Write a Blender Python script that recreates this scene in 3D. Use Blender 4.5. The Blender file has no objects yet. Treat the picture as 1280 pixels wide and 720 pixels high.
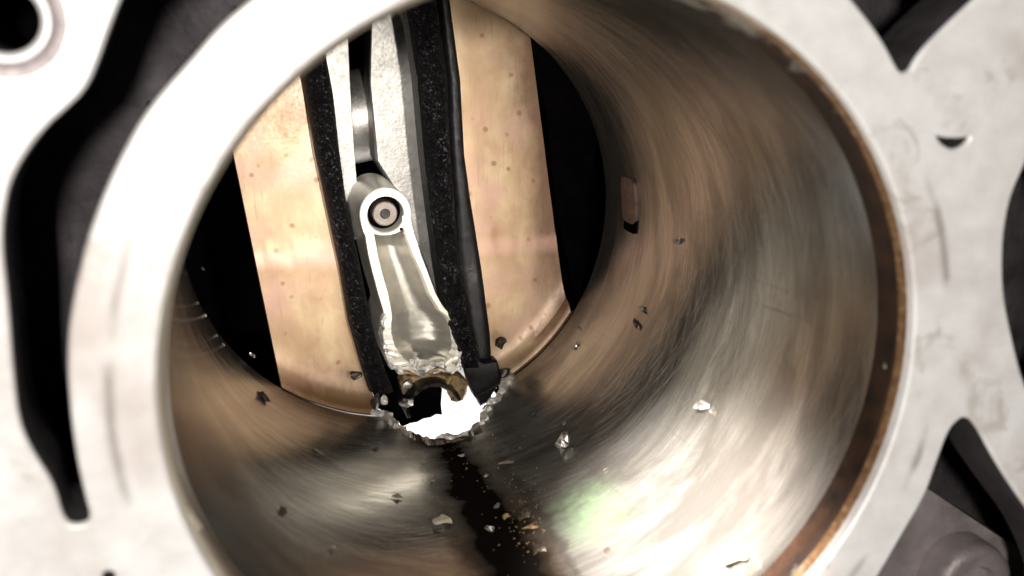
import bpy, bmesh, math, random
import numpy as np
from mathutils import Vector, Matrix, noise as mnoise

random.seed(7)
S = 0.001                      # the script is written in millimetres
scene = bpy.context.scene
COL = scene.collection

# ------------------------------------------------------------------ camera
R0, L = 45.0, 112.7            # bore radius and length; the bore axis runs along +Y, deck face at y = 0
CAM = np.array([-39.08, -119.08, 41.63])
YAW, PIT, ROL, F = math.radians(15.18), math.radians(-13.99), math.radians(-0.42), 1410.9
fw = np.array([math.sin(YAW)*math.cos(PIT), math.cos(YAW)*math.cos(PIT), math.sin(PIT)])
rt = np.cross(fw, [0, 0, 1]); rt /= np.linalg.norm(rt)
up = np.cross(rt, fw)
rt2 = rt*math.cos(ROL)+up*math.sin(ROL)
up2 = -rt*math.sin(ROL)+up*math.cos(ROL)
cd = bpy.data.cameras.new('camera'); cam = bpy.data.objects.new('camera', cd); COL.objects.link(cam)
cam.matrix_world = Matrix(((rt2[0], up2[0], -fw[0], CAM[0]*S), (rt2[1], up2[1], -fw[1], CAM[1]*S),
                           (rt2[2], up2[2], -fw[2], CAM[2]*S), (0, 0, 0, 1)))
cd.sensor_width = 36; cd.lens = F/1280*36
cd.clip_start = 0.005; cd.clip_end = 20
cd.dof.use_dof = True; cd.dof.focus_distance = 0.235; cd.dof.aperture_fstop = 24
scene.camera = cam

# ------------------------------------------------------------------ world and lamps
w = bpy.data.worlds.new('World'); scene.world = w; w.use_nodes = True
bg = w.node_tree.nodes['Background']; bg.inputs[0].default_value = (0.9, 0.95, 1.0, 1); bg.inputs[1].default_value = 0.05

def area_lamp(name, loc, target, size, power, col, sy=None):
    ld = bpy.data.lights.new(name, 'AREA'); ld.size = size*S; ld.energy = power; ld.color = col
    if sy: ld.shape = 'RECTANGLE'; ld.size_y = sy*S
    o = bpy.data.objects.new(name, ld); COL.objects.link(o)
    o.location = Vector(loc)*S
    o.rotation_euler = (Vector(target)-Vector(loc)).to_track_quat('-Z', 'Y').to_euler()
    return o
area_lamp('flash_lamp', (-58, -200, 58), (0, 60, -5), 12, 0.68, (1.0, 0.96, 0.90))
sl = bpy.data.lights.new('bore_fill', 'SPOT'); sl.energy = 2.8; sl.color = (1.0, 0.96, 0.88); sl.spot_size = math.radians(25); sl.spot_blend = 1.0; sl.shadow_soft_size = 0.004  # added unseen spot, brightens the rod and panels down the bore
so = bpy.data.objects.new('bore_fill', sl); COL.objects.link(so); so.location = Vector((2, -118, 30))*S
so.rotation_euler = (Vector((-14, L, 6))-Vector((2, -118, 30))).to_track_quat('-Z', 'Y').to_euler()
s2 = bpy.data.lights.new('wall_glare_spot', 'SPOT'); s2.energy = 72.0; s2.color = (1.0, 0.92, 0.86); s2.spot_size = math.radians(14.5); s2.spot_blend = 1.0; s2.shadow_soft_size = 0.006  # added unseen spot that makes the glare on the lower right wall
t2 = bpy.data.objects.new('wall_glare_spot', s2); COL.objects.link(t2); t2.location = Vector((-66, -92, 96))*S
t2.rotation_euler = (Vector((28, 29, -35.2))-Vector((-66, -92, 96))).to_track_quat('-Z', 'Y').to_euler()
area_lamp('bench_lamp', (85, 185, -60), (0, 185, -88), 20, 0.5, (1.0, 0.97, 0.93))

vs = scene.view_settings
scene.display_settings.display_device = 'sRGB'
vs.view_transform = 'Standard'; vs.look = 'None'; vs.exposure = 0.0; vs.gamma = 1.0; vs.use_curve_mapping = False
scene.cycles.max_bounces = 10; scene.cycles.glossy_bounces = 6; scene.cycles.diffuse_bounces = 4

# ------------------------------------------------------------------ helpers
def ray(px, py):
    d = fw + rt2*((px-640)/F) + up2*((360-py)/F)
    return d
def on_y(p, y):                # point of the plane y = const seen at a pixel of the photograph
    d = ray(*p); t = (y-CAM[1])/d[1]; q = CAM+d*t
    return (q[0], y, q[2])
def on_wall(p, R=R0):
    d = ray(*p); a = d[0]**2+d[2]**2; b = 2*(CAM[0]*d[0]+CAM[2]*d[2]); c = CAM[0]**2+CAM[2]**2-R*R
    t = (-b+math.sqrt(max(b*b-4*a*c, 0)))/(2*a); q = CAM+d*t
    return tuple(q)

class MB:
    def __init__(s): s.v = []; s.f = []; s.uv = None
    def add(s, p): s.v.append(tuple(float(x) for x in p)); return len(s.v)-1
    def face(s, *i): s.f.append(tuple(i))
    def grid(s, rows, close_u=False):
        ids = [[s.add(p) for p in r] for r in rows]
        n = len(ids[0])
        for a in range(len(ids)-1):
            for b in range(n if close_u else n-1):
                c = (b+1) % n
                s.face(ids[a][b], ids[a][c], ids[a+1][c], ids[a+1][b])
        return ids
    def prism(s, poly_front, poly_back):
        a = [s.add(p) for p in poly_front]; b = [s.add(p) for p in poly_back]
        s.face(*a); s.face(*reversed(b)); n = len(a)
        for i in range(n):
            j = (i+1) % n
            s.face(a[j], a[i], b[i], b[j])
    def merge(s, v, f):
        o = len(s.v); s.v += [tuple(p) for p in v]; s.f += [tuple(i+o for i in q) for q in f]

WLOC = {}
def link(name, me, parent=None, origin=None):
    o = bpy.data.objects.new(name, me); COL.objects.link(o)
    org = Vector(origin) if origin is not None else Vector((0, 0, 0))
    base = Vector((0, 0, 0))
    if parent: o.parent = parent; base = WLOC[parent.name]
    o.location = (org-base)*S
    WLOC[o.name] = org
    return o
def build(name, mb, m, parent=None, smooth=False, normals=True, uv=None, sharp=None):
    V = np.array(mb.v, float)
    org = V.mean(0) if parent is None else np.array(WLOC[parent.name])
    me = bpy.data.meshes.new(name)
    me.from_pydata([tuple(p) for p in (V-org)*S], [], mb.f)
    if normals:
        bm = bmesh.new(); bm.from_mesh(me); bmesh.ops.recalc_face_normals(bm, faces=bm.faces); bm.to_mesh(me); bm.free()
    if uv:
        ul = me.uv_layers.new(name='UVMap')
        for lp in me.loops: ul.data[lp.index].uv = uv[lp.vertex_index]
    if smooth:
        me.polygons.foreach_set('use_smooth', [True]*len(me.polygons))
        if sharp: me.set_sharp_from_angle(angle=math.radians(sharp))
    me.materials.append(m); me.update()
    return link(name, me, parent, org)
def thing(name, loc, label, cat, group=None):
    o = link(name, None, None, loc); o['label'] = label; o['category'] = cat; o['kind'] = 'thing'
    o.empty_display_size = 0.005
    if group: o['group'] = group
    return o
def tag(o, label, cat, group=None, kind='thing'):
    o['label'] = label; o['category'] = cat; o['kind'] = kind
    if group: o['group'] = group

# ------------------------------------------------------------------ materials
class NT:
    def __init__(s, name):
        s.m = bpy.data.materials.new(name); s.m.use_nodes = True
        s.t = s.m.node_tree; s.b = s.t.nodes['Principled BSDF']
    def n(s, typ, **kw):
        x = s.t.nodes.new(typ)
        for k, v in kw.items(): setattr(x, k, v)
        return x
    def l(s, a, b): s.t.links.new(a, b)
    def coord(s, scale=(1, 1, 1), uv=False, rot=(0, 0, 0)):
        tc = s.n('ShaderNodeTexCoord'); mp = s.n('ShaderNodeMapping')
        k = 1.0 if uv else 1000.0
        mp.inputs['Scale'].default_value = tuple(k*c for c in scale); mp.inputs['Rotation'].default_value = rot
        s.l(tc.outputs['UV' if uv else 'Object'], mp.inputs[0]); return mp.outputs[0]
    def noise(s, co, scale, detail=4, rough=0.55, dist=0.0):
        x = s.n('ShaderNodeTexNoise'); x.inputs['Scale'].default_value = scale; x.inputs['Detail'].default_value = detail
        x.inputs['Roughness'].default_value = rough; x.inputs['Distortion'].default_value = dist
        s.l(co, x.inputs['Vector']); return x.outputs['Fac']
    def ramp(s, fac, stops):
        x = s.n('ShaderNodeValToRGB'); e = x.color_ramp.elements
        while len(e) > 1: e.remove(e[0])
        e[0].position = stops[0][0]; e[0].color = col4(stops[0][1])
        for p, c in stops[1:]:
            q = e.new(p); q.color = col4(c)
        s.l(fac, x.inputs[0]); return x.outputs[0]
    def mix(s, fac, a, b, mode='MIX'):
        x = s.n('ShaderNodeMix', data_type='RGBA', blend_type=mode)
        for k, v in ((0, fac), (6, a), (7, b)):
            if hasattr(v, 'is_output'): s.l(v, x.inputs[k])
            elif k == 0: x.inputs[k].default_value = v
            else: x.inputs[k].default_value = col4(v)
        return x.outputs[2]
    def math(s, op, a, b=None, clamp=False):
        x = s.n('ShaderNodeMath', operation=op); x.use_clamp = clamp
        for k, v in ((0, a), (1, b)):
            if v is None: continue
            if hasattr(v, 'is_output'): s.l(v, x.inputs[k])
            else: x.inputs[k].default_value = v
        return x.outputs[0]
    def bump(s, h, dist, strength=1.0, prev=None):
        x = s.n('ShaderNodeBump'); x.inputs['Distance'].default_value = dist*S; x.inputs['Strength'].default_value = strength
        s.l(h, x.inputs['Height'])
        if prev is not None: s.l(prev, x.inputs['Normal'])
        s.l(x.outputs[0], s.b.inputs['Normal']); return x.outputs[0]
    def set(s, **kw):
        for k, v in kw.items():
            i = s.b.inputs[k.replace('_', ' ')]
            if hasattr(v, 'is_output'): s.l(v, i)
            elif isinstance(v, tuple): i.default_value = col4(v)
            else: i.default_value = v
        return s
def col4(c):
    if isinstance(c, (int, float)): return (c, c, c, 1)
    return tuple(c)+(1,) if len(c) == 3 else tuple(c)

def metal(name, c1, c2, rough=(0.3, 0.5), metallic=1.0, scale=0.35, bump=0.05, bscale=1.2, stretch=(1, 1, 1), detail=5, spec=0.5):
    t = NT(name); co = t.coord(stretch)
    n1 = t.noise(co, scale, detail); n2 = t.noise(t.coord(), bscale, 6, 0.65)
    t.set(Base_Color=t.ramp(n1, [(0.3, c1), (0.7, c2)]), Metallic=metallic,
          Roughness=t.ramp(n2, [(0.3, rough[0]), (0.7, rough[1])]))
    t.b.inputs['Specular IOR Level'].default_value = spec
    if bump: t.bump(n2, bump)
    return t.m

M = {}
def make_bore():
    t = NT('honed_bore_metal')
    # uv: u = millimetres round the bore, v = millimetres along it
    hone = t.noise(t.coord((0.012, 1.0, 1), True), 1.6, 6, 0.7)
    hone2 = t.noise(t.coord((0.03, 0.55, 1), True, (0, 0, 0.10)), 0.9, 5, 0.6)
    def hatch(ang, st):
        m1 = t.coord((1, 1, 1), True, (0, 0, ang)); mp = t.n('ShaderNodeMapping'); mp.inputs['Scale'].default_value = (st, 1, 1)
        t.l(m1, mp.inputs[0]); return mp.outputs[0]
    hat1 = t.noise(hatch(0.38, 0.03), 2.4, 3, 0.6)
    hat2 = t.noise(hatch(-0.38, 0.03), 2.4, 3, 0.6)
    axial = t.ramp(t.noise(hatch(1.5, 0.012), 1.1, 3, 0.6), [(0.66, 0.0), (0.74, 1.0)])
    soft = t.noise(t.coord((1, 1, 1), True), 0.045, 4, 0.55)
    cloud = t.noise(t.coord((0.35, 1, 1), True), 0.11, 5, 0.6, 0.6)
    fine = t.noise(t.coord((1, 1, 1), True), 2.2, 5, 0.7)
    c = t.ramp(hone, [(0.3, (0.235, 0.225, 0.205)), (0.5, (0.335, 0.322, 0.298)), (0.7, (0.46, 0.445, 0.415))])
    hat = t.math('MAXIMUM', t.ramp(hat1, [(0.56, 0.0), (0.68, 1.0)]), t.ramp(hat2, [(0.56, 0.0), (0.68, 1.0)]))
    c = t.mix(t.math('MULTIPLY', hat, 0.4), c, (0.46, 0.445, 0.42))
    c = t.mix(t.math('MULTIPLY', axial, 0.5), c, (0.10, 0.09, 0.08))
    c = t.mix(t.ramp(cloud, [(0.42, 0.0), (0.58, 0.85)]), c, (0.19, 0.178, 0.16))
    c = t.mix(t.ramp(soft, [(0.5, 0.0), (0.72, 0.6)]), c, (0.17, 0.158, 0.13))
    # dark reflection painted in below the break, and a green coolant bloom
    sep = t.n('ShaderNodeSeparateXYZ'); t.l(t.coord((1, 1, 1), True), sep.inputs[0])
    def blob(u0, v0, ru, rv, lo, hi, warp):
        du = t.math('DIVIDE', t.math('SUBTRACT', sep.outputs[0], u0), ru)
        dv = t.math('DIVIDE', t.math('SUBTRACT', sep.outputs[1], v0), rv)
        r = t.math('SQRT', t.math('ADD', t.math('MULTIPLY', du, du), t.math('MULTIPLY', dv, dv)))
        wn = t.noise(t.coord((1, 1, 1), True), warp, 5, 0.6)
        r = t.math('ADD', r, t.math('MULTIPLY', t.math('SUBTRACT', wn, 0.5), 0.8))
        return t.ramp(r, [(lo, 1.0), (hi, 0.0)])
    STAINS_AND_REFL.append(blob)
    reflection = blob(REFL[0], REFL[1], REFL[2], REFL[3], 0.45, 1.25, 0.12)  # dark reflection of the black cheek, painted into the wall colour
    green = blob(GRN[0], GRN[1], GRN[2], GRN[3], 0.1, 1.1, 0.22)
    green = t.math('MULTIPLY', green, t.ramp(t.noise(t.coord((1, 1, 1), True), 0.5, 5, 0.7), [(0.36, 0.3), (0.62, 1.0)]))
    c = t.mix(green, c, (0.42, 0.62, 0.36))
    refl_wide = blob(REFL[0], REFL[1], REFL[2]*1.18, REFL[3]*1.06, 0.55, 1.35, 0.12)
    c = t.mix(t.math('POWER', refl_wide, 0.6), c, (0.045, 0.028, 0.015))
    c = t.mix(t.math('POWER', reflection, 0.8), c, (0.005, 0.004, 0.0035))
    rough = t.ramp(hone2, [(0.3, 0.10), (0.7, 0.23)])
    rough = t.mix(reflection, rough, 0.45)
    t.set(Base_Color=c, Roughness=rough, Anisotropic=0.25,
          Metallic=t.math('SUBTRACT', 0.87, t.math('MULTIPLY', reflection, 0.87)))
    t.l(t.mix(reflection, 0.5, 0.0), t.b.inputs['Specular IOR Level'])
    tg = t.n('ShaderNodeTangent'); tg.direction_type = 'UV_MAP'; tg.uv_map = 'UVMap'
    t.l(tg.outputs[0], t.b.inputs['Tangent'])
    b1 = t.bump(hone, 0.05, 0.35); b2 = t.bump(fine, 0.03, 0.3, b1); b3 = t.bump(hat, 0.02, 0.35, b2)
    return t.m
STAINS_AND_REFL = []
def wall_uv(p):
    q = on_wall(p); return (math.atan2(q[0], -q[2])*R0, q[1])
_o = wall_uv((600, 640)); REFL = (4.0, 48.0, 8.0, 95.0)
_g = wall_uv((738, 640)); GRN = (_g[0], _g[1], 8.5, 14.0)
M['bore'] = make_bore()
def make_deck():
    t = NT('machined_deck_aluminium')
    co = t.coord(); big = t.noise(co, 0.05, 4); mid = t.noise(co, 0.25, 5, 0.6); fine = t.noise(co, 1.5, 5, 0.7)
    c = t.ramp(mid, [(0.3, (0.64, 0.615, 0.595)), (0.6, (0.72, 0.705, 0.695))])
    c = t.mix(t.ramp(big, [(0.48, 0.0), (0.68, 0.8)]), c, (0.50, 0.43, 0.40))
    c = t.mix(t.ramp(t.noise(t.coord((1, 1, 1)), 0.11, 5, 0.65, 1.2), [(0.58, 0.0), (0.70, 0.5)]), c, (0.36, 0.30, 0.25))
    c = t.mix(t.ramp(t.noise(t.coord((0.25, 1, 2.5), rot=(0, 0.6, 0)), 1.1, 4, 0.7), [(0.55, 0.0), (0.75, 0.25)]), c, (0.44, 0.42, 0.41))
    # gasket marks that run round the bore as broken rings
    sep = t.n('ShaderNodeSeparateXYZ'); t.l(co, sep.inputs[0])
    r = t.math('SQRT', t.math('ADD', t.math('MULTIPLY', sep.outputs[0], sep.outputs[0]), t.math('MULTIPLY', sep.outputs[2], sep.outputs[2])))
    d = t.math('ABSOLUTE', t.math('SUBTRACT', r, 50.6))
    band = t.ramp(d, [(0.0, 1.0), (0.9, 0.0)])
    brk = t.ramp(t.noise(co, 0.045, 3), [(0.50, 0.0), (0.58, 1.0)])
    c = t.mix(t.math('MULTIPLY', t.math('MULTIPLY', band, brk), 0.75), c, (0.22, 0.19, 0.17))
    t.set(Base_Color=c, Metallic=0.15, Roughness=t.ramp(mid, [(0.3, 0.35), (0.7, 0.55)]))
    t.bump(fine, 0.04, 0.4); return t.m
M['deck'] = make_deck()
PD = 6.0
_e = on_y((694, 300), L+PD); EDGE_X = _e[0]+_e[2]*0.10
STEP_Z = on_y((360, 315), L+PD+.5)[2]
def make_panel():
    t = NT('stained_crankcase_metal')
    co = t.coord(); n = t.noise(t.coord((1, 1, 0.7)), 0.10, 6, 0.6, 0.3); m2 = t.noise(co, 0.12, 4); f = t.noise(co, 1.8, 5, 0.7)
    c = t.ramp(n, [(0.3, (0.29, 0.165, 0.09)), (0.5, (0.38, 0.25, 0.145)), (0.62, (0.45, 0.325, 0.195)), (0.78, (0.50, 0.40, 0.26))])
    c = t.mix(t.ramp(m2, [(0.48, 0.0), (0.66, 0.7)]), c, (0.40, 0.235, 0.18))
    vo = t.n('ShaderNodeTexVoronoi'); vo.inputs['Scale'].default_value = 0.2; t.l(co, vo.inputs['Vector'])
    sp = t.ramp(t.math('ADD', vo.outputs['Distance'], t.math('MULTIPLY', t.noise(co, 0.6, 3), 0.14)), [(0.15, 1.0), (0.23, 0.0)])
    c = t.mix(t.math('MULTIPLY', sp, 0.8), c, (0.20, 0.085, 0.03))
    sep = t.n('ShaderNodeSeparateXYZ'); t.l(co, sep.inputs[0])
    wob = t.math('MULTIPLY', t.math('SUBTRACT', t.noise(t.coord((1, 1, 0.5)), 0.18, 5, 0.65), 0.5), 14.0)
    # brown scorch down the right edge, burnt foot, and the paler strip above the step
    xr = t.math('ADD', sep.outputs[0], t.math('MULTIPLY', sep.outputs[2], 0.10))
    dr = t.math('ABSOLUTE', t.math('SUBTRACT', t.math('ADD', xr, wob), EDGE_X))
    c = t.mix(t.ramp(t.math('MULTIPLY', dr, 0.14), [(0.15, 0.9), (1.0, 0.0)]), c, (0.16, 0.085, 0.05))
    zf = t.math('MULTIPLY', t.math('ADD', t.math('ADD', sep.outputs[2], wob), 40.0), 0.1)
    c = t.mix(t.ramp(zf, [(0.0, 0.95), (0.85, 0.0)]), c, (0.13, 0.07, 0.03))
    scr = t.noise(t.coord((1, 1, 0.06), rot=(0, 0.35, 0)), 1.6, 3, 0.6)
    c = t.mix(t.ramp(scr, [(0.60, 0.0), (0.72, 0.45)]), c, (0.22, 0.13, 0.08))
    ds = t.math('ABSOLUTE', t.math('SUBTRACT', t.math('ADD', sep.outputs[2], t.math('MULTIPLY', wob, 0.15)), STEP_Z-1.6))
    c = t.mix(t.ramp(t.math('MULTIPLY', ds, 0.35), [(0.3, 0.55), (0.9, 0.0)]), c, (0.48, 0.28, 0.22))
    t.set(Base_Color=c, Metallic=0.2, Roughness=t.ramp(f, [(0.3, 0.34), (0.7, 0.5)]))
    t.bump(f, 0.05, 0.4); return t.m
M['panel'] = make_panel()
def make_cast():
    t = NT('rough_black_casting'); co = t.coord()
    n = t.noise(co, 0.9, 6, 0.75); g = t.noise(t.coord((1, 1, 1)), 1.9, 4, 0.7)
    spk = t.math('MULTIPLY', t.ramp(g, [(0.54, 0.0), (0.68, 1.0)]), t.math('MULTIPLY', t.ramp(n, [(0.45, 0.0), (0.6, 1.0)]), t.ramp(t.noise(t.coord((1, 1, 0.5)), 0.28, 4, 0.6), [(0.42, 0.2), (0.58, 1.0)])))
    c = t.mix(spk, t.ramp(n, [(0.3, (0.002, 0.0016, 0.002)), (0.7, (0.008, 0.007, 0.008))]), (0.34, 0.30, 0.35))
    t.set(Base_Color=c, Roughness=0.45, Metallic=t.math('MULTIPLY', spk, 0.6)); t.b.inputs['Specular IOR Level'].default_value = 0.12
    t.bump(n, 2.0); return t.m
M['cast_black'] = make_cast()
M['dark'] = metal('dark_oily_steel', (0.006, 0.0055, 0.0055), (0.02, 0.019, 0.018), (0.3, 0.5), 0.7, 0.3, 0.05)
M['cheek'] = metal('oily_black_steel', (0.004, 0.0035, 0.004), (0.010, 0.009, 0.010), (0.35, 0.55), 0.0, 0.3, 0.05, spec=0.2)
M['void'] = metal('unlit_black', (0.0012, 0.001, 0.0012), (0.0025, 0.002, 0.0025), (0.8, 0.9), 0.0, 0.2, 0.1, spec=0.0)  # near-black colour stands in for unlit depth
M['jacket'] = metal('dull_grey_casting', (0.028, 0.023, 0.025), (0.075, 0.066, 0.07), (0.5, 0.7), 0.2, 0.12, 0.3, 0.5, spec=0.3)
M['boss'] = metal('weathered_grey_casting', (0.20, 0.17, 0.17), (0.36, 0.31, 0.31), (0.4, 0.6), 0.4, 0.15, 0.2, 0.4)
M['rod'] = metal('bright_forged_steel', (0.62, 0.58, 0.51), (0.78, 0.74, 0.67), (0.3, 0.45), 0.45, 0.3, 0.04)
M['rod_dull'] = metal('dull_forged_steel', (0.20, 0.19, 0.18), (0.33, 0.315, 0.295), (0.35, 0.5), 0.6, 0.3, 0.08)
M['web'] = metal('forged_web_steel', (0.44, 0.415, 0.37), (0.58, 0.55, 0.50), (0.3, 0.42), 0.9, 0.3, 0.03, 2.2)
M['rod_grey'] = metal('grey_forged_steel', (0.22, 0.20, 0.185), (0.34, 0.32, 0.30), (0.3, 0.5), 0.8, 0.3, 0.06)
M['torn'] = metal('torn_bright_metal', (0.28, 0.26, 0.235), (0.80, 0.77, 0.73), (0.25, 0.5), 0.7, 0.7, 0.3, 1.6)
M['pin'] = metal('brown_pin_steel', (0.11, 0.09, 0.08), (0.16, 0.135, 0.12), (0.35, 0.45), 0.5, 0.6, 0.02)
M['rust'] = metal('rusty_chamfer', (0.24, 0.10, 0.03), (0.55, 0.33, 0.13), (0.4, 0.6), 0.5, 0.22, 0.1, 0.8)
def make_rim():
    t = NT('stained_bore_chamfer'); co = t.coord()
    sep = t.n('ShaderNodeSeparateXYZ'); t.l(co, sep.inputs[0])
    n = t.noise(co, 0.16, 5, 0.6); f = t.noise(co, 0.9, 5, 0.65)
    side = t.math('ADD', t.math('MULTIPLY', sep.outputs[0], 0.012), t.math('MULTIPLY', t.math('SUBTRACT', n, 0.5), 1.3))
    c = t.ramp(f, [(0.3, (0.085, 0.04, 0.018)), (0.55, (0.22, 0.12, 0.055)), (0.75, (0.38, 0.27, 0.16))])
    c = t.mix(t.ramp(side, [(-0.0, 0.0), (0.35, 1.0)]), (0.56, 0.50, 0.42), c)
    t.set(Base_Color=c, Metallic=0.35, Roughness=0.5); t.bump(f, 0.08); return t.m
M['rim'] = make_rim()
def make_carbon():
    t = NT('carbon_crust'); co = t.coord()
    sep = t.n('ShaderNodeSeparateXYZ'); t.l(co, sep.inputs[0])
    n = t.noise(co, 0.25, 5, 0.6); f = t.noise(co, 0.8, 5, 0.65)
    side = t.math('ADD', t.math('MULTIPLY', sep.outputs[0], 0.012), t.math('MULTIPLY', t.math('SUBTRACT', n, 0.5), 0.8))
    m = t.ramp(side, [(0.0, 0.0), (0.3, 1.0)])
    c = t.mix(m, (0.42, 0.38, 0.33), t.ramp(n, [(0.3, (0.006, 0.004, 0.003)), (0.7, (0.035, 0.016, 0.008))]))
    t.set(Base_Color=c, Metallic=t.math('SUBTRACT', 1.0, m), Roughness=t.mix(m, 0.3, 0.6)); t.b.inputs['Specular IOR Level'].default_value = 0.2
    t.bump(f, 0.1); return t.m
M['carbon'] = make_carbon()
M['lug'] = metal('brown_lug_metal', (0.10, 0.065, 0.058), (0.20, 0.135, 0.12), (0.4, 0.6), 0.7, 0.5, 0.05)
M['lower'] = metal('stained_bore_foot', (0.20, 0.155, 0.115), (0.34, 0.28, 0.21), (0.28, 0.45), 1.0, 0.15, 0.04)
M['frag'] = metal('broken_aluminium', (0.26, 0.245, 0.225), (0.52, 0.49, 0.455), (0.2, 0.42), 0.85, 0.9, 0.1)
M['frag_cream'] = metal('cream_fragment', (0.26, 0.22, 0.165), (0.42, 0.375, 0.30), (0.4, 0.6), 0.2, 0.9, 0.1)
M['frag_dark'] = metal('oily_fragment', (0.02, 0.016, 0.012), (0.07, 0.055, 0.04), (0.3, 0.5), 0.5, 0.9, 0.1)
M['frag_rust'] = metal('rusty_fragment', (0.07, 0.04, 0.018), (0.40, 0.27, 0.13), (0.4, 0.6), 0.4, 0.9, 0.1)
M['grit'] = metal('oily_grit', (0.05, 0.032, 0.014), (0.22, 0.15, 0.06), (0.4, 0.6), 0.1, 0.5, 0)
M['bench'] = metal('white_bench_top', (0.80, 0.80, 0.80), (0.86, 0.86, 0.86), (0.5, 0.6), 0.0, 0.05, 0)

# ------------------------------------------------------------------ engine block
block = thing('engine_block', (0, 0, 0), 'open engine block with pale machined deck round one large bare cylinder bore', 'engine block')

# deck: one plate with the bore, jacket gaps and bolt holes cut through it
def smooth_closed(pts, it=2):
    p = [tuple(q) for q in pts]
    for _ in range(it):
        o = []
        for i in range(len(p)):
            a, b = p[i], p[(i+1) % len(p)]
            o.append((a[0]*.75+b[0]*.25, a[1]*.75+b[1]*.25)); o.append((a[0]*.25+b[0]*.75, a[1]*.25+b[1]*.75))
        p = o
    return p
GAPS = {
 'left': [(319,3),(360,-28),(330,-70),(230,-75),(160,-40),(142,0),(128,38),(115,76),(101,108),(76,132),(52,153),(28,184),(10,215),(0,245),(-6,300),(2,369),(6,420),(10,470),(17,532),(38,574),(62,609),(73,654),(94,664),(122,654),(111,616),(101,567),(95,522),(91,470),(91,430),(94,397),(104,345),(118,292),(137,242),(156,201),(180,156),(208,118),(243,80),(278,38)],
 'top_right': [(1040,-20),(1059,0),(1073,17),(1087,35),(1101,56),(1110,72),(1116,84),(1122,94),(1131,97),(1141,92),(1148,78),(1160,62),(1184,38),(1205,18),(1225,0),(1248,-25),(1200,-90),(1090,-80),(1030,-45)],
 'moon': [(1166,162),(1180,167),(1200,168),(1218,165),(1216,177),(1206,188),(1192,193),(1178,187),(1168,175)],
 'right': [(1292,170),(1278,205),(1262,240),(1253,280),(1250,320),(1251,369),(1262,424),(1276,480),(1300,530),(1400,520),(1430,350),(1400,170)],
 'low_right': [(1206,516),(1192,526),(1182,540),(1168,578),(1154,619),(1127,664),(1099,713),(1075,750),(1120,830),(1260,850),(1360,780),(1330,690),(1280,623),(1248,574),(1222,524)],
 'small': [(121,722),(124,713),(135,709),(147,712),(151,722),(147,738),(124,738)],
}
def px2deck(p): q = on_y(p, 0.0); return (q[0], q[2])
loops = [[(-112, -84), (118, -84), (118, 84), (-112, 84)]]
loops.append([(46.4*math.cos(a*math.pi/80), 46.4*math.sin(a*math.pi/80)) for a in range(160)])
for k, g in GAPS.items(): loops.append(smooth_closed([px2deck(p) for p in g]))
bc = px2deck((6, 24)); loops.append([(bc[0]+3.7*math.cos(a*math.pi/24), bc[1]+3.7*math.sin(a*math.pi/24)) for a in range(48)])
cu = bpy.data.curves.new('deck_outline', 'CURVE'); cu.dimensions = '2D'; cu.fill_mode = 'BOTH'
TH, BV = 11.0, 0.55
for lp in loops:
    sp = cu.splines.new('POLY'); sp.points.add(len(lp)-1); sp.use_cyclic_u = True
    for i, (x, z) in enumerate(lp): sp.points[i].co = (x*S, z*S, 0, 1)
cu.extrude = (TH/2-BV)*S; cu.bevel_depth = BV*S; cu.bevel_resolution = 2; cu.offset = -BV*S*0.0
tmp = bpy.data.objects.new('tmp', cu); COL.objects.link(tmp)
dg = bpy.context.evaluated_depsgraph_get()
me = bpy.data.meshes.new_from_object(tmp.evaluated_get(dg))
bpy.data.objects.remove(tmp)
me.name = 'deck'
for v in me.vertices:          # curve plane XY -> world XZ, front at y = 0
    x, z, h = v.co; v.co = (x, TH/2*S-h, z)
me.flip_normals() if hasattr(me, 'flip_normals') else None
bm = bmesh.new(); bm.from_mesh(me); bmesh.ops.remove_doubles(bm, verts=bm.verts, dist=1e-6); bmesh.ops.recalc_face_normals(bm, faces=bm.faces); bm.to_mesh(me); bm.free()
me.materials.clear(); me.materials.append(M['deck']); me.materials.append(M['jacket'])
for pl in me.polygons:         # machined top, as-cast sides
    if abs(pl.normal.y) < 0.3 and max(me.vertices[k].co.y for k in pl.vertices) > 0.003: pl.material_index = 1
    if abs(pl.normal.y) < 0.3 and math.hypot(pl.center.x, pl.center.z) < 0.0475: pl.material_index = 0
link('deck', me, block, (0, 0, 0))

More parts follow.
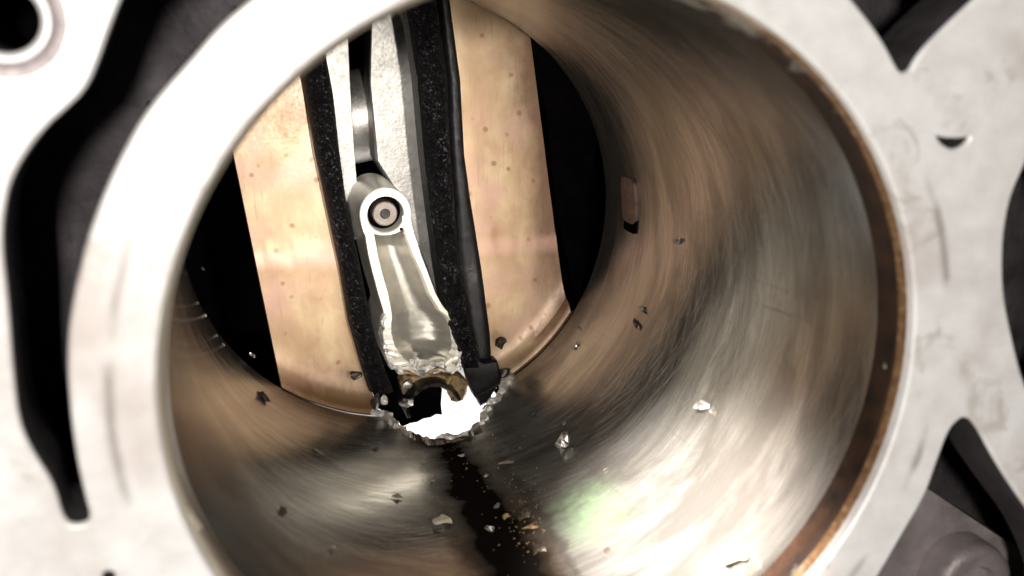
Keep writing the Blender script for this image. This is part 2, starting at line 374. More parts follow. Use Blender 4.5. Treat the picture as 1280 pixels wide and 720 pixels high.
# bore lining with the torn hole at its far end
HOLE_PX = [(452,490),(462,506),(470,516),(483,518),(495,530),(507,541),(523,550),(543,554),(567,548),(587,543),(603,528),(611,508),(627,489),(637,470),(640,455)]
hole = [wall_uv(p) for p in HOLE_PX]
hole = [(hole[0][0]-1.0, L+6)]+hole+[(hole[-1][0]+1.0, L+6)]
def inside(p, poly):
    c = False; n = len(poly)
    for i in range(n):
        a, b = poly[i], poly[(i+1) % n]
        if (a[1] > p[1]) != (b[1] > p[1]) and p[0] < (b[0]-a[0])*(p[1]-a[1])/(b[1]-a[1])+a[0]: c = not c
    return c
def wall_shell(y0, y1, ny, nt, Ri, Ro, prof=None):
    mb = MB(); uv = []
    I = {}
    for k, R in ((0, Ri), (1, Ro)):
        for j in range(ny+1):
            y = y0+(y1-y0)*j/ny
            for i in range(nt):
                a = 2*math.pi*i/nt - math.pi
                rr = R
                if k == 0:      # a jagged, slightly curled lip round the break
                    pass
                I[k, j, i] = mb.add((rr*math.sin(a), y, -rr*math.cos(a))); uv.append((a*R0, y))
    keep = {}
    for j in range(ny):
        for i in range(nt):
            a = 2*math.pi*(i+.5)/nt - math.pi; y = y0+(y1-y0)*(j+.5)/ny
            q = (a*R0+0.5*mnoise.noise((a*40, y*.9, 3)), y+0.6*mnoise.noise((a*40, y*.9, 9)))
            keep[j, i] = not inside(q, hole)
    for (j, i), kp in keep.items():
        if not kp: continue
        i2 = (i+1) % nt
        mb.face(I[0, j, i], I[0, j, i2], I[0, j+1, i2], I[0, j+1, i])
        mb.face(I[1, j, i], I[1, j+1, i], I[1, j+1, i2], I[1, j, i2])
        for (dj, di), (p, q) in {(-1, 0): ((j, i), (j, i2)), (1, 0): ((j+1, i), (j+1, i2)), (0, -1): ((j, i), (j+1, i)), (0, 1): ((j, i2), (j+1, i2))}.items():
            nb = (j+dj, (i+di) % nt)
            if not keep.get(nb, False):
                mb.face(I[0, p[0], p[1]], I[0, q[0], q[1]], I[1, q[0], q[1]], I[1, p[0], p[1]])
    return mb, uv
FOOT = L-8.5
mb, uv = wall_shell(5.6, FOOT, 130, 520, R0, 50.5)
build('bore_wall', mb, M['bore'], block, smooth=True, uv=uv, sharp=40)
mb, uv = wall_shell(FOOT, L, 14, 520, R0+0.35, 50.4)
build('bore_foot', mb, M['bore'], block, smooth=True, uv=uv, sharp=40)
def lathe(name, prof, m, n=240):
    mb = MB(); rows = []
    for (r, y) in prof: rows.append([(r*math.sin(2*math.pi*i/n), y, -r*math.cos(2*math.pi*i/n)) for i in range(n)])
    mb.grid(rows, True); return build(name, mb, m, block, smooth=True, sharp=50)
lathe('chamfer', [(46.6, 0.3), (46.45, 0.35), (46.05, 0.9), (45.55, 2.4), (45.4, 3.0), (48, 3.0)], M['rim'])
lathe('carbon_ring', [(45.38, 2.7), (45.0, 3.3), (44.9, 6.6), (45.3, 6.7)], M['carbon'])
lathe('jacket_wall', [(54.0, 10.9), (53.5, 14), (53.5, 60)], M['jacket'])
# water jacket: uneven dark floor far down the gaps
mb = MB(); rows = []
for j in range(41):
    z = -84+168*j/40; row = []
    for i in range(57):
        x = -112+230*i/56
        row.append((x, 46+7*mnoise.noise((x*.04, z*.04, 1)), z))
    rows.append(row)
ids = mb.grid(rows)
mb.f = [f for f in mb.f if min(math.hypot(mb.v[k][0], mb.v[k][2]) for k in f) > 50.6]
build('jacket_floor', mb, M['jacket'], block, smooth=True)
mb = MB()
for (x0, x1, z0, z1) in ((-112, -109, -84, 84), (115, 118, -84, 84), (-109, 115, 81, 84), (-109, 115, -84, -81)):
    mb.prism([(x0, 11, z0), (x1, 11, z0), (x1, 11, z1), (x0, 11, z1)], [(x0, 58, z0), (x1, 58, z0), (x1, 58, z1), (x0, 58, z1)])
build('outer_wall', mb, M['jacket'], block)
# casting and round boss that show in the lower right gap
mb = MB()
f = [on_y(p, 26) for p in [(1120,600),(1161,612),(1245,668),(1300,700),(1340,760),(1200,860),(1060,760)]]
mb.prism(f, [(x, 46, z) for x, y, z in f])
build('casting_rib', mb, M['boss'], block)
c = on_y((1222, 735), 20)
mb = MB(); rows = []
for (r, y) in ((0.01, 21.5), (3.0, 21.4), (3.6, 20.2), (5.4, 20), (6.6, 20.6), (7.0, 22), (7.2, 32)):
    rows.append([(c[0]+r*math.cos(a*math.pi/24), y, c[2]+r*math.sin(a*math.pi/24)) for a in range(48)])
mb.grid(rows, True); build('boss', mb, M['boss'], block, smooth=True, sharp=50)
# bolt hole sleeve in the top left corner
mb = MB(); rows = []
for (r, y) in ((3.62, 0.8), (3.4, 1.2), (3.35, 30), (0.01, 30)):
    rows.append([(bc[0]+r*math.cos(a*math.pi/24), y, bc[1]+r*math.sin(a*math.pi/24)) for a in range(48)])
mb.grid(rows, True); build('bolt_hole', mb, M['void'], block, smooth=True, sharp=50)
mb = MB(); mb.grid([[(bc[0]+r*math.cos(a*math.pi/24), y, bc[1]+r*math.sin(a*math.pi/24)) for a in range(48)] for r, y in ((5.6, -.05), (5.5, -.2), (4.2, -.2), (3.6, .5), (3.5, 1.5))], True)
build('bolt_hole_rim', mb, M['boss'], block, smooth=True, sharp=50)

# crankcase beyond the bore
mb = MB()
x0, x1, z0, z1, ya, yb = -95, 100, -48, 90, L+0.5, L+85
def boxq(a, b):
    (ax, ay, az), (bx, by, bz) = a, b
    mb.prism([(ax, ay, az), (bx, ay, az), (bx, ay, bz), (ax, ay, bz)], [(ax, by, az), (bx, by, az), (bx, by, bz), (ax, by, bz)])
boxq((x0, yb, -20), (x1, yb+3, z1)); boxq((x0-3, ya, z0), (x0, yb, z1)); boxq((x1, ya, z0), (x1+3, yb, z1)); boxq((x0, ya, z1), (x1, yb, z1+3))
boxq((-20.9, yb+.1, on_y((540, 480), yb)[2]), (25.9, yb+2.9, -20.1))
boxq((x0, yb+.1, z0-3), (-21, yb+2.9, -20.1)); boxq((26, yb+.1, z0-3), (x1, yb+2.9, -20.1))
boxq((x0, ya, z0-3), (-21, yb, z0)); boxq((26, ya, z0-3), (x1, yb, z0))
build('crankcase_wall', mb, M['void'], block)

def panel(name, bl, br, tl, tr):
    """Crankcase panel: starts at the foot of the bore, sweeps up in a fillet and stands as a wall."""
    mb = MB(); rows = []; N = 28
    B0, B1, T0, T1 = on_y(bl, L), on_y(br, L), on_y(tl, L+PD+1), on_y(tr, L+PD+1)
    prof = [(0.05, 45.15), (1.2, 45.5), (1.8, 45.4), (2.1, 44.8), (2.4, 44.5), (3.2, 44.2), (4.3, 43.1), (5.3, 40.8), (5.8, 38), (PD, 35)]
    for i in range(N+1):
        u = i/N; xb = B0[0]+(B1[0]-B0[0])*u; xt = T0[0]+(T1[0]-T0[0])*u; zt = T0[2]+(T1[2]-T0[2])*u; col = []
        zb = -math.sqrt(max(45.15**2-xb*xb, 1))
        for dy, r in prof:
            z = -math.sqrt(max(r*r-xb*xb, 0.0)) if r > 44 else zb+(45.15-r)*0.95
            x = xb+(xt-xb)*(z-zb)/(zt-zb); col.append((x, L+dy, z))
        zs = col[-1][2]
        for k in range(1, 31):
            s_ = k/30; z = zs+(zt-zs)*s_; x = xb+(xt-xb)*(z-zb)/(zt-zb)
            st = 0.35 if z > STEP else 0.0
            col.append((x, L+PD+1.0*s_+st+0.15*mnoise.noise((x*.2, z*.2, 5)), z))
        rows.append(col)
    mb.grid(rows)
    n0 = len(mb.v); nr = len(rows[0])       # give it thickness
    mb2 = [(x, y+3.0, z-1.2) for x, y, z in mb.v]
    fr = list(mb.f); mb.v += mb2; mb.f += [tuple(reversed([k+n0 for k in f])) for f in fr]
    for edge in ([k for k in range(nr)], [N*nr+k for k in range(nr)]):
        for a, b in zip(edge, edge[1:]): mb.face(a, b, b+n0, a+n0)
    for base in (0, nr-1):
        for i in range(N): a, b = i*nr+base, (i+1)*nr+base; mb.face(a, b, b+n0, a+n0)
    return build(name, mb, M['panel'], block, smooth=True, sharp=35)
STEP = STEP_Z
panel('crankcase_panel', (352, 477), (474, 520), (248, -20), (352, -20))
panel('crankcase_panel', (598, 500), (716, 380), (545, -20), (655, -20))
# arched web over the right panel
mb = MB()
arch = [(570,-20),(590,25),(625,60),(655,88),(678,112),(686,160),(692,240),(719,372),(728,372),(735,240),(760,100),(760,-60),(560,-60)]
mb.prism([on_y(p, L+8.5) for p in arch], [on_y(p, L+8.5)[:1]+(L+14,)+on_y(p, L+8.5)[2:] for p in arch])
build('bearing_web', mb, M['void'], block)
# brown lug on the bore wall
def frame_at(p, R=R0):
    q = Vector(on_wall(p, R)); n = Vector((-q.x, 0, -q.z)).normalized(); a = Vector((0, 1, 0)); t_ = a.cross(n)
    return q, n, a, t_
q, n, a, t_ = frame_at((789, 250))
def wedge_box(q, n, a, t_, hu, hv, h, top=0.8):
    mb = MB(); A = []; B = []
    for su, sv in ((-1, -1), (1, -1), (1, 1), (-1, 1)):
        A.append(q+t_*hu*su+a*hv*sv-n*1.0)
    rings = [(1.0, 0.0, -1.0), (1.0, 0.0, h*.75), (top+.12, 0, h*.93), (top, 0, h)]
    rows = []
    for k, _, hh in rings:
        rows.append([tuple(q+t_*hu*k*math.copysign(abs(math.cos(b))**.4, math.cos(b))+a*hv*k*math.copysign(abs(math.sin(b))**.4, math.sin(b))+n*hh) for b in [math.pi*2*i/24+.13 for i in range(24)]])
    ids = mb.grid(rows, True); mb.face(*ids[-1]); mb.face(*reversed(ids[0])); return mb
build('lug', wedge_box(q, n, a, t_, 4.6, 3.6, 0.9, .9), M['lug'], block, smooth=True, sharp=40)
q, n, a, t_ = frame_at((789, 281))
build('lug_shade', wedge_box(q, n, a, t_, 1.5, 3.4, 0.35, .9), M['void'], block, smooth=True, sharp=40)  # black plate added as the shade under the lug

# ------------------------------------------------------------------ crankshaft
crank = thing('crankshaft', on_y((520, 240), L+20), 'rough black cast crankshaft cheeks standing either side of the snapped rod', 'crankshaft')
def cheek(name, left, right, yf, depth, m, amp, nx=10, nsub=10, bulge=2.0):
    mb = MB()
    def interp(e, t):
        for (a, b) in zip(e, e[1:]):
            if a[1] <= t <= b[1]:
                k = (t-a[1])/(b[1]-a[1]); return (a[0]+(b[0]-a[0])*k, t)
        return e[-1] if t > e[-1][1] else e[0]
    y0, y1 = max(left[0][1], right[0][1]), min(left[-1][1], right[-1][1])
    ny = int((y1-y0)/4); rows = []
    for j in range(ny+1):
        t = y0+(y1-y0)*j/ny; A, B = interp(left, t), interp(right, t); row = []
        pts = []
        for i in range(nx+1):
            u = i/nx; p = (A[0]+(B[0]-A[0])*u, t); w_ = on_y(p, yf)
            d = -bulge*(1-(2*u-1)**4) + amp*(mnoise.noise((w_[0]*.8, w_[2]*.8, yf))+.7*mnoise.noise((w_[0]*2.1, w_[2]*2.1, yf)))
            pts.append((w_[0], yf+bulge+d, w_[2]))
        bk0 = (pts[0][0], yf+depth, pts[0][2]); bk1 = (pts[-1][0], yf+depth, pts[-1][2])
        rows.append([bk0]+pts+[bk1])
    ids = mb.grid(rows, True)
    mb.face(*ids[0]); mb.face(*reversed(ids[-1]))
    return build(name, mb, m, crank, smooth=True, sharp=50)
LE = [(360,-20),(385,120),(396,194),(407,245),(427,340),(438,407),(452,457),(463,492)]
LR = [(392,-20),(418,120),(426,194),(433,245),(453,340),(466,407),(480,457),(494,492)]
cheek('counterweight', LE, LR, L+0.5, 5, M['cast_black'], 0.5)
RE = [(505,-20),(524,100),(532,194),(538,245),(550,340),(560,400),(578,460)]
RR = [(545,-20),(562,100),(566,194),(570,245),(578,340),(590,400),(604,460)]
cheek('counterweight', RE, RR, L+0.5, 9, M['cast_black'], 0.5)
KE = [(548,-20),(562,100),(566,194),(570,245),(576,340),(588,400),(598,470)]
KR = [(560,-20),(576,100),(581,194),(588,245),(603,340),(613,417),(616,470)]
cheek('cheek_web', KE, KR, L+3.5, 25, M['cheek'], 0.1, 6, bulge=0.6)
# crankpin: smooth cylinder far behind, running across
a_, b_ = Vector(on_y((425, 150), L+42)), Vector(on_y((560, 120), L+42))
mb = MB(); ax = (b_-a_).normalized(); e1 = ax.orthogonal().normalized(); e2 = ax.cross(e1)
mb.grid([[tuple(a_+(b_-a_)*s_+(e1*math.cos(k*math.pi/20)+e2*math.sin(k*math.pi/20))*11) for k in range(40)] for s_ in (0, .25, .5, .75, 1)], True)
build('crankpin', mb, M['rod_grey'], crank, smooth=True, sharp=50)

# second rod behind the broken one
rod2 = thing('connecting_rod', on_y((520, 300), L+28), 'dull grey connecting rod half hidden behind the snapped one', 'connecting rod')
def slab(px, y, depth, name, m, par, ch=0.6):
    f = [Vector(on_y(p, y)) for p in px]; c_ = sum(f, Vector())/len(f)
    f2 = [q+(c_-q).normalized()*ch for q in f]
    mb = MB(); rows = [[tuple(q) for q in f2], [(q.x, y+ch, q.z) for q in f], [(q.x, y+depth, q.z) for q in f]]
    ids = mb.grid(rows, True); mb.face(*reversed(ids[0])); mb.face(*ids[-1])
    return build(name, mb, m, par, smooth=False)
slab([(466,-30),(520,-30),(534,150),(543,240),(566,340),(590,430),(548,430),(512,310),(500,250),(470,200),(462,100)], L+24, 9, 'beam', M['rod_dull'], rod2)
slab([(394,-60),(430,-60),(438,100),(444,200),(452,300),(424,300),(408,150)], L+20, 6, 'flange', M['rod_dull'], rod2)
slab([(486,-10),(512,-10),(556,85),(540,95)], L+20, 5, 'bolt_shank', M['rod_grey'], rod2)

# ------------------------------------------------------------------ the snapped rod
YR = L+1.5
rod = thing('connecting_rod', on_y((525, 440), YR), 'snapped bright connecting rod with jagged lower end hanging between black cheeks', 'connecting rod')
rowsL = [(262,450,458,506,512),(275,450,458,506,514),(284,452,462,506,516),(291,454,467,508,518.5),(293,455,468,507,517),(294,456,467.5,508,519),(319,460,472,517,527),(340,465,477,527,535),(367,472,485,537,545),(380,476,487.5,545,552),(388,478.5,489,550,558),(396,480,490,560,570),(405,477.5,489,566,576),(417,475,489,569,580),(425,476,491,570,583),(433,478,494,571,583),(441,480,499,568,576),(450,482,507,562,577),(458,490,516,552,577),(464,497,525,545,576)]
def rod_rows():
    out = []
    Y = np.array([r[0] for r in rowsL], float)
    ts = np.linspace(270, 464, 98)
    for t in ts: out.append((t,)+tuple(np.interp(t, Y, [r[k] for r in rowsL]) for k in range(1, 5)))
    return out
mb = MB(); rows = []
for (t, Lo, Li, Ri, Ro) in rod_rows():
    j = max(0, (t-385)/80)
    jag = lambda s_: j*2.6*mnoise.noise((t*.22, s_, 2))+j*1.6*mnoise.noise((t*.6, s_, 4))
    Lo += jag(0)*.9; Ro += jag(9)*.9; Li += jag(3)*.8; Ri += jag(6)*.8
    if Ri < Li+3: m_ = (Li+Ri)/2; Li, Ri = m_-1.5, m_+1.5
    wpx = Ri-Li; dep = min(3.2, 3.2*(t-280)/30) if t < 310 else 3.2
    dep = max(dep, .15)
    if t > 430: dep = 3.2+(t-430)/34*2.0
    row = []
    A = on_y((Lo, t), YR); row += [(A[0], YR+20, A[2]), (A[0], YR+3.5, A[2]), (A[0], YR+.5, A[2])]
    fn = lambda x: 0.0 if j == 0 else j*(.7*mnoise.noise((x*.25, t*.25, 7))+.5*mnoise.noise((x*.7, t*.7, 8)))
    row += [tuple(np.array(on_y((Lo+(Li-Lo)*u, t), YR))+[0, fn(Lo+(Li-Lo)*u), 0]) for u in (.08, .35, .65, 1.0)]
    for i in range(1, 16):
        u = i/16; p = on_y((Li+wpx*u, t), YR); d = dep*1.15*(1-abs(2*u-1)**2.1)
        row.append((p[0], YR+d+fn(Li+wpx*u)*.5, p[2]))
    row += [tuple(np.array(on_y((Ri+(Ro-Ri)*u, t), YR))+[0, fn(Ri+(Ro-Ri)*u), 0]) for u in (0, .35, .65, .92)]
    B = on_y((Ro, t), YR); row += [(B[0], YR+.5, B[2]), (B[0], YR+3.5, B[2]), (B[0], YR+20, B[2])]
    rows.append(row)
# columns: 0-2 left side, 3-6 left flange, 7-21 web, 22-25 right flange, 26-28 right side
ids = mb.grid([r[:7]+r[21:] for r in rows])
drop = {(ids[k][6], ids[k][7]) for k in range(len(ids))}
mb.f = [f for f in mb.f if not any((f[i], f[(i+1) % 4]) in drop for i in range(4))]
for a_, b_ in zip(ids, ids[1:]): mb.face(a_[0], a_[-1], b_[-1], b_[0])
build('beam', mb, M['rod'], rod, smooth=True, sharp=38)
mb = MB(); mb.grid([r[6:22] for r in rows[11:]])
build('web', mb, M['web'], rod, smooth=True, sharp=50)
# eye of the rod: boss, recess, pin
ec = Vector(on_y((482, 268), YR)); K = 5.95   # pixels per millimetre there
def ering(rx, y, cx=0, cy=0, n=56, shape=None):
    o = []
    for i in range(n):
        a = 2*math.pi*i/n; r = rx
        if shape: r = shape(a)
        o.append((ec.x+cx+r*math.cos(a), y, ec.z+cy+r*math.sin(a)))
    return o
def outer(a):
    s_ = math.sin(a); return 5.5+0.25*max(0, s_)**2-0.95*max(0, -s_)**2
mb = MB()
mb.grid([ering(0, YR+22, shape=outer), ering(0, YR+.1, shape=outer), ering(0, YR-.12, shape=lambda a: outer(a)-.22), ering(4.05, YR-.12, .05, -.1), ering(3.85, YR+.05, 0, -.05), ering(3.75, YR+.4), ering(3.7, YR+5)], True)
build('eye', mb, M['rod'], rod, smooth=True, sharp=35)
mb = MB(); ids = mb.grid([ering(3.69, YR+3.6), ering(3.0, YR+3.5), ering(2.6, YR+3.7), ering(2.55, YR+6)], True)
build('bush', mb, M['void'], rod, smooth=True, sharp=35)
mb = MB(); g = mb.grid([ering(2.62, YR+6, -.1, .15), ering(2.62, YR+.1, -.1, .15), ering(2.42, YR-.1, -.1, .15), ering(1.1, YR-.1, -.1, .15), ering(0.95, YR+.1, -.1, .15), ering(0.9, YR+3, -.1, .15)], True); mb.face(*g[-1])
build('pin', mb, M['pin'], rod, smooth=True, sharp=35)
mb = MB(); nc = Vector(on_y((501.5, 286), YR)); mb.grid([[(nc.x+r*math.cos(k*math.pi/8), y, nc.z+r*math.sin(k*math.pi/8)) for k in range(16)] for r, y in ((.42, YR-.3), (.3, YR-.29), (.02, YR-.28))], True)
build('oil_hole', mb, M['void'], rod)
mb = MB(); g = mb.grid([ering(0.92, YR-.14, -.1, .15), ering(0.5, YR-.13, -.1, .15), ering(0.02, YR-.12, -.1, .15)], True)
build('pin_centre', mb, M['dark'], rod)

# ------------------------------------------------------------------ chunks and slivers
def chunk(size, seed, flat=0.6, long=1.0, n=10, rough=0.55):
    """Torn lump: hull of scattered points, split once and roughened."""
    rnd = random.Random(seed); bm = bmesh.new()
    for _ in range(n):
        v = Vector((rnd.gauss(0, 1), rnd.gauss(0, 1), rnd.gauss(0, 1))).normalized()*rnd.uniform(.75, 1)
        bm.verts.new((v.x*size*.5*long, v.y*size*.5, v.z*size*.5*flat))
    r = bmesh.ops.convex_hull(bm, input=bm.verts)
    dead = [g for g in r['geom_interior'] if isinstance(g, bmesh.types.BMVert)]
    bmesh.ops.delete(bm, geom=dead, context='VERTS')
    bmesh.ops.subdivide_edges(bm, edges=bm.edges, cuts=1, use_grid_fill=True)
    for v in bm.verts: v.co += v.co.normalized()*size*rough*.5*mnoise.noise(v.co*(3.4/size)+Vector((seed, 0, 0)))
    bmesh.ops.triangulate(bm, faces=bm.faces)
    bm.verts.ensure_lookup_table(); bm.verts.index_update()
    out = [v.co.copy() for v in bm.verts], [tuple(v.index for v in f.verts) for f in bm.faces]
    bm.free(); return out
def orient(vs, q, n, a, t_, rot, lift):
    c, s_ = math.cos(rot), math.sin(rot); u = t_*c+a*s_; v = -t_*s_+a*c
    return [tuple(q+u*p.x+v*p.y+n*(p.z+lift)) for p in vs]
FRAGS = [
 # pixel, size mm, flat, long, rot, material, name, label
 ((848,300),1.75,.7,1.3,1.4,'frag','metal_fragment','pale grey chip high on the right bore wall trailing a thin dark streak'),
 ((804,386),1.5,.5,2.0,1.2,'frag','metal_sliver','bright thin sliver on the bore wall right of the dark pointed slot'),
 ((797,404),1.5,.5,2.4,1.2,'frag_dark','metal_sliver','dark thin sliver standing in for the shadow just below the bright one right of the pointed slot'),  # dark piece added as the cast shadow of the bright sliver
 ((725,411),1.1,.5,1.7,1.3,'frag','metal_fragment','upper of two tiny bright chips under the tip of the dark pointed slot'),
 ((720,432),1.5,.6,1.3,.4,'frag','metal_fragment','lower of two bright chips under the tip of the dark pointed slot'),
 ((882,511),2.4,.9,1.1,.6,'frag','metal_fragment','blocky chip with shaded underside alone on the lower right bore wall'),
 ((708,555),3.3,.8,1.3,.2,'frag','metal_fragment','large pale angular chunk on the bore wall right of the black streak'),
 ((1109,457),.8,.7,1.3,1.2,'frag','metal_fragment','tiny white speck beside the rusty chamfer at the right'),
 ((553,655),2.6,.7,1.4,.7,'frag_cream','metal_fragment','cream rounded lump at the left edge of the black streak'),
 ((546,664),1.6,.5,1.4,.2,'frag_dark','metal_fragment','dark crumb standing in for the shade under the cream lump beside the black streak'),  # dark piece added as the shade of the cream lump
 ((498,623),1.6,.7,1.3,0,'frag','metal_fragment','small bright chip on the bore floor left of the black streak'),
 ((415,688),1.1,.8,1.0,0,'frag','metal_fragment','lone small pale grain on the bore floor near the bottom edge'),
 ((236,650),2.2,.7,1.4,.3,'frag_cream','metal_fragment','blurred tan lump beside the left inner rim of the bore'),
 ((328,497),2.6,.4,1.3,-.6,'frag_dark','metal_fragment','dark flake on the left bore wall below the tan panel'),
 ((352,639),1.7,.6,1.1,.4,'frag_dark','metal_fragment','small dark lump on the lower left bore wall'),
 ((400,567),1.7,.4,1.8,-.4,'frag_dark','metal_sliver','dark thin flake lying on the bright streak left of the torn hole'),
 ((468,562),1.0,.5,1.5,0,'frag_dark','metal_fragment','tiny dark crumb just left of the torn hole'),
 ((925,704),3.6,.7,1.5,.5,'frag_cream','metal_fragment','largest lump, pale with dark underside, at the bottom edge right of centre'),
 ((613,663),2.0,.8,.8,1.3,'frag','metal_fragment','shiny crumpled bit standing in the black streak'),
 ((622,634),1.3,.6,1.3,.3,'frag','metal_fragment','small dull bit in the black streak above the shiny crumpled bit'),
 ((632,650),1.6,.7,1.5,.2,'frag_rust','metal_fragment','ochre bit in the black streak right of the shiny crumpled bit'),
 ((655,648),2.6,.6,1.3,.6,'frag_dark','metal_fragment','black clotted lump at the right edge of the black streak'),
 ((663,662),1.8,.6,1.4,-.3,'frag_rust','metal_fragment','ochre crumb under the black clotted lump right of the black streak'),
 ((674,690),2.2,.6,1.2,.5,'frag_dark','metal_fragment','black lump lowest at the right edge of the black streak'),
 ((632,580),1.4,.4,2.4,-.3,'frag','metal_sliver','bright sliver at the right edge of the black streak under the torn hole'),
 ((577,571),1.1,.5,1.6,.5,'frag','metal_sliver','small bright sliver in the black streak right under the torn hole'),
 ((608,596),.9,.5,1.3,.5,'frag','metal_fragment','tiny pale grain in the black streak between two slivers'),
 ((541,602),.8,.5,1.3,.5,'frag','metal_fragment','tiny pale grain at the upper left edge of the black streak'),
 ((757,588),.9,.5,1.3,.5,'frag','metal_fragment','left of two tiny grains right of the large angular chunk'),
 ((805,606),.9,.5,1.0,.5,'frag','metal_fragment','tiny pale grain above the white glare on the lower right wall'),
 ((667,519),.8,.6,1.2,.5,'frag_dark','metal_fragment','tiny dark grain above the large angular chunk'),
 ((706,531),.9,.6,1.2,.5,'frag','metal_fragment','tiny pale grain just above the large angular chunk'),
 ((760,690),1.1,.6,1.3,.5,'frag_dark','metal_fragment','small brown crumb in the glare near the bottom edge'),
 ((252,337),1.6,.6,1.3,.5,'frag','metal_fragment','topmost bright chip standing in for a glint along the dark left bore edge'),  # this and the next five chips stand in for glints
 ((246,379),1.2,.5,1.8,1,'frag','metal_sliver','thin bright sliver standing in for a glint along the dark left bore edge'),
 ((255,394),1.5,.6,1.2,.5,'frag','metal_fragment','brightest chip standing in for a glint low on the dark left bore edge'),
 ((270,420),1.0,.5,1.2,.5,'frag','metal_fragment','faint grain standing in for a glint on the left bore edge below the brightest chip'),
 ((279,431),1.3,.5,1.2,.5,'frag','metal_fragment','dull chip standing in for a glint on the left bore edge near the tan panel foot'),
 ((315,445),2.0,.5,1.3,.2,'frag','metal_fragment','greyish flake standing in for a glint on the left bore edge close to the tan panel'),
]
GRP = 'metal fragments scattered over the bore wall'
for k, (p, sz, fl, lg, ro, m, nm, lab) in enumerate(FRAGS):
    q, n, a, t_ = frame_at(p)
    sz *= 0.75 if k >= 33 else 1.2; v, f = chunk(sz, 11+k*3, fl, lg)
    mb = MB(); mb.merge(orient(v, q, n, a, t_, ro, sz*fl*.36), f)
    tag(build(nm, mb, M[m], None, normals=True), lab, 'metal fragment', GRP)

grit_rnd = random.Random(21); mb = MB()
for k in range(150):
    p = (grit_rnd.gauss(655, 15), grit_rnd.gauss(645, 26)) if k < 95 else (grit_rnd.gauss(600, 45), grit_rnd.gauss(600, 32))
    q, n, a, t_ = frame_at(p); v, f = chunk(grit_rnd.uniform(.25, .6), 900+k, .7, 1.3, 6, .2)
    mb.merge(orient(v, q, n, a, t_, grit_rnd.uniform(0, 3), .08), f)
tag(build('grit', mb, M['grit'], None), 'fine ochre and black grit caught along the right edge of the black streak', 'grit', None, 'stuff')
# torn lip of the hole and broken end of the rod: crumpled, faceted metal crust
lip_rnd = random.Random(5)
def resample(pts, step):
    out = []
    for a_, b_ in zip(pts, pts[1:]):
        a_, b_ = Vector(a_), Vector(b_); m_ = max(1, int((b_-a_).length/step))
        out += [a_+(b_-a_)*(k/m_) for k in range(m_)]
    return out+[Vector(pts[-1])]
def crust(name, path, across, nrm, width, m, par, amp, seed, lift=.3, nw=4, step=.75):
    P = resample(path, step); rows = []
    for k, q in enumerate(P):
        A = across(q); N_ = nrm(q); row = []
        wv = width*(.65+.7*abs(mnoise.noise(q*.55+Vector((seed, 0, 0)))))
        for i in range(nw+1):
            u = 2*i/nw-1; p = q+A*(u*wv*.5)
            h = lift*(1-u*u)*1.6-(.5 if abs(u) > .99 else 0)
            d = Vector([1.3*mnoise.noise(p*.45+Vector((seed, 7*c_, 3))) + .8*mnoise.noise(p*1.3+Vector((seed, 5*c_, 9))) for c_ in range(3)])
            row.append(tuple(p+N_*h+d*amp*(.4 if abs(u) > .99 else 1)))
        rows.append(row)
    mb = MB(); mb.grid(rows)
    mb.f = [t_ for f in mb.f for t_ in ((f[0], f[1], f[2]), (f[0], f[2], f[3]))]
    return build(name, mb, m, par, normals=False)
lip = [on_wall(p) for p in HOLE_PX[1:14]]
hc = Vector(on_wall((545, 505)))
crust('torn_edge', lip, lambda q: (q-hc).normalized(), lambda q: Vector((-q.x, 0, -q.z)).normalized(), 3.2, M['torn'], block, .95, 1.0, lift=.45)
crust('torn_edge', [on_wall(p) for p in [(515,548),(535,556),(560,553),(585,548),(600,536)]], lambda q: (q-hc).normalized(), lambda q: Vector((-q.x, 0, -q.z)).normalized(), 1.5, M['frag_dark'], block, .7, 4.0, lift=.5)
edge = [(486,388),(477,404),(476,418),(481,432),(482,446),(490,458),(502,465),(518,462),(535,466),(552,463),(566,466),(576,455),(574,444),(582,432),(579,416),(570,402)]
fwd = lambda q: Vector((0, -1, 0))
rc = Vector(on_y((530, 415), YR))
crust('broken_edge', [on_y(p, YR) for p in edge], lambda q: Vector((q.x-rc.x, 0, q.z-rc.z)).normalized(), fwd, 1.5, M['torn'], rod, .85, 2.0, lift=.25)
crust('broken_edge', [on_y(p, YR+.6) for p in [(488,455),(505,458),(522,455),(540,458),(556,456),(570,452)]], lambda q: Vector((0, 0, 1)), fwd, 3.0, M['torn'], rod, 1.0, 6.0, lift=.3)
crust('rusty_edge', [on_y(p, YR+.3) for p in [(506,464),(518,467),(532,467),(546,464),(556,460)]], lambda q: Vector((0, 0, 1)), fwd, 1.7, M['frag_rust'], rod, .5, 8.0, lift=.35)

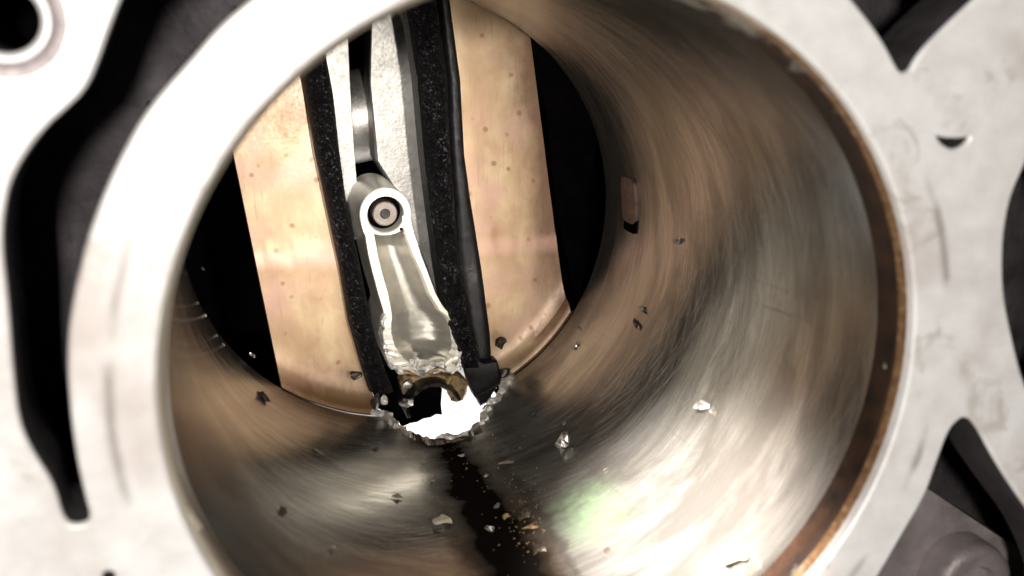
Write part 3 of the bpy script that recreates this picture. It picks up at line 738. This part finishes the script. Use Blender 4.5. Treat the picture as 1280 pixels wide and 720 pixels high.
# bearing shell: dark broken half ring under the rod
bs = Vector(on_y((541, 508), L+5)); mb = MB(); rows = []
for (r, y) in ((5.6, L+3), (6.4, L+3), (6.4, L+15), (5.6, L+15)):
    rows.append([(bs.x+r*math.cos(math.radians(a_))*1.0, y+.4*mnoise.noise((a_*.1, r, 0)), bs.z+r*.95*math.sin(math.radians(a_))) for a_ in range(14, 196, 6)])
rows.append(rows[0]); mb.grid(rows)
tag(build('bearing_shell', mb, M['dark'], None, smooth=True, sharp=40), 'dark half ring of bearing shell arched over the torn hole under the snapped rod', 'bearing shell')
DEB = [([(584,440),(604,452),(622,452),(628,470),(624,482),(612,502),(602,508),(594,498),(588,478),(580,462)], L+1, 4, 'dark', 'cap_fragment', 'grey torn plate at the right of the torn hole below the black cheek'),
       ([(470,470),(488,462),(506,470),(520,478),(540,474),(553,487),(553,518),(530,525),(505,533),(488,524),(474,510),(464,490)], L+16, 3, 'void', 'cap_fragment', 'dark torn plate at the left of the torn hole below the black cheek'),
       ([(506,470),(530,466),(575,468),(588,480),(580,500),(574,503),(566,502),(560,488),(545,478),(525,478),(515,490),(506,496),(500,480)], L+8, 4, 'frag_rust', 'cap_fragment', 'brown torn bridge of metal between the snapped rod and the dark half ring')]
for pts, y, d, m, nm, lab in DEB:
    f = []
    for a_, b_ in zip(pts, pts[1:]+pts[:1]):
        for s_ in (0, .33, .66): f.append((a_[0]+(b_[0]-a_[0])*s_+lip_rnd.uniform(-1.3, 1.3), a_[1]+(b_[1]-a_[1])*s_+lip_rnd.uniform(-1.3, 1.3)))
    o = slab(f, y, d, nm, M[m], None, .5); tag(o, lab, 'rod fragment', 'broken pieces lodged in the torn hole')
LUMPS = [((510,482),2.6,'rod_grey','shiny grey stub standing upright left of the dark half ring'),((508,503),2.8,'rod_grey','rounded grey stub low at the left of the dark half ring'),((560,474),2.4,'frag_rust','rusty crumb under the middle of the snapped rod end'),((617,482),2.4,'torn','bright torn curl at the right tip of the torn hole'),((480,500),2.2,'torn','bright torn curl at the left tip of the torn hole'),((595,436),2.0,'frag_dark','black crumb wedged beside the right corner of the snapped rod'),((632,468),3.4,'frag_dark','black oval lump standing in for a dark hollow right of the torn hole'),((626,428),3.0,'frag_dark','black lump standing in for a dark hollow at the foot of the right tan panel'),((446,470),3.0,'frag_dark','black lump standing in for a dark hollow at the foot of the left tan panel'),((470,503),3.6,'frag_dark','black oval lump standing in for a dark hollow left of the torn hole')]  # the black lumps by hole and panels stand in for dark hollows
for k, (p, sz, m, lab) in enumerate(LUMPS):
    q = Vector(on_y(p, L+2.5)); v, f = chunk(sz, 700+k, .7, 1.25, 18, .4)
    mb = MB(); mb.merge(orient(v, q, Vector((0, -1, 0)), Vector((0, 0, 1)), Vector((1, 0, 0)), lip_rnd.uniform(0, 3), 0), f)
    tag(build('debris_lump', mb, M[m], None), lab, 'debris', 'broken pieces lodged in the torn hole')

# white bench top the block lies on, seen through the hole
mb = MB(); mb.prism([(-300, -100, -88), (300, -100, -88), (300, 420, -88), (-300, 420, -88)], [(-300, -100, -108), (300, -100, -108), (300, 420, -108), (-300, 420, -108)])
b = build('bench_top', mb, M['bench']); b['kind'] = 'structure'; b['label'] = 'white bench top glaring through the torn hole'
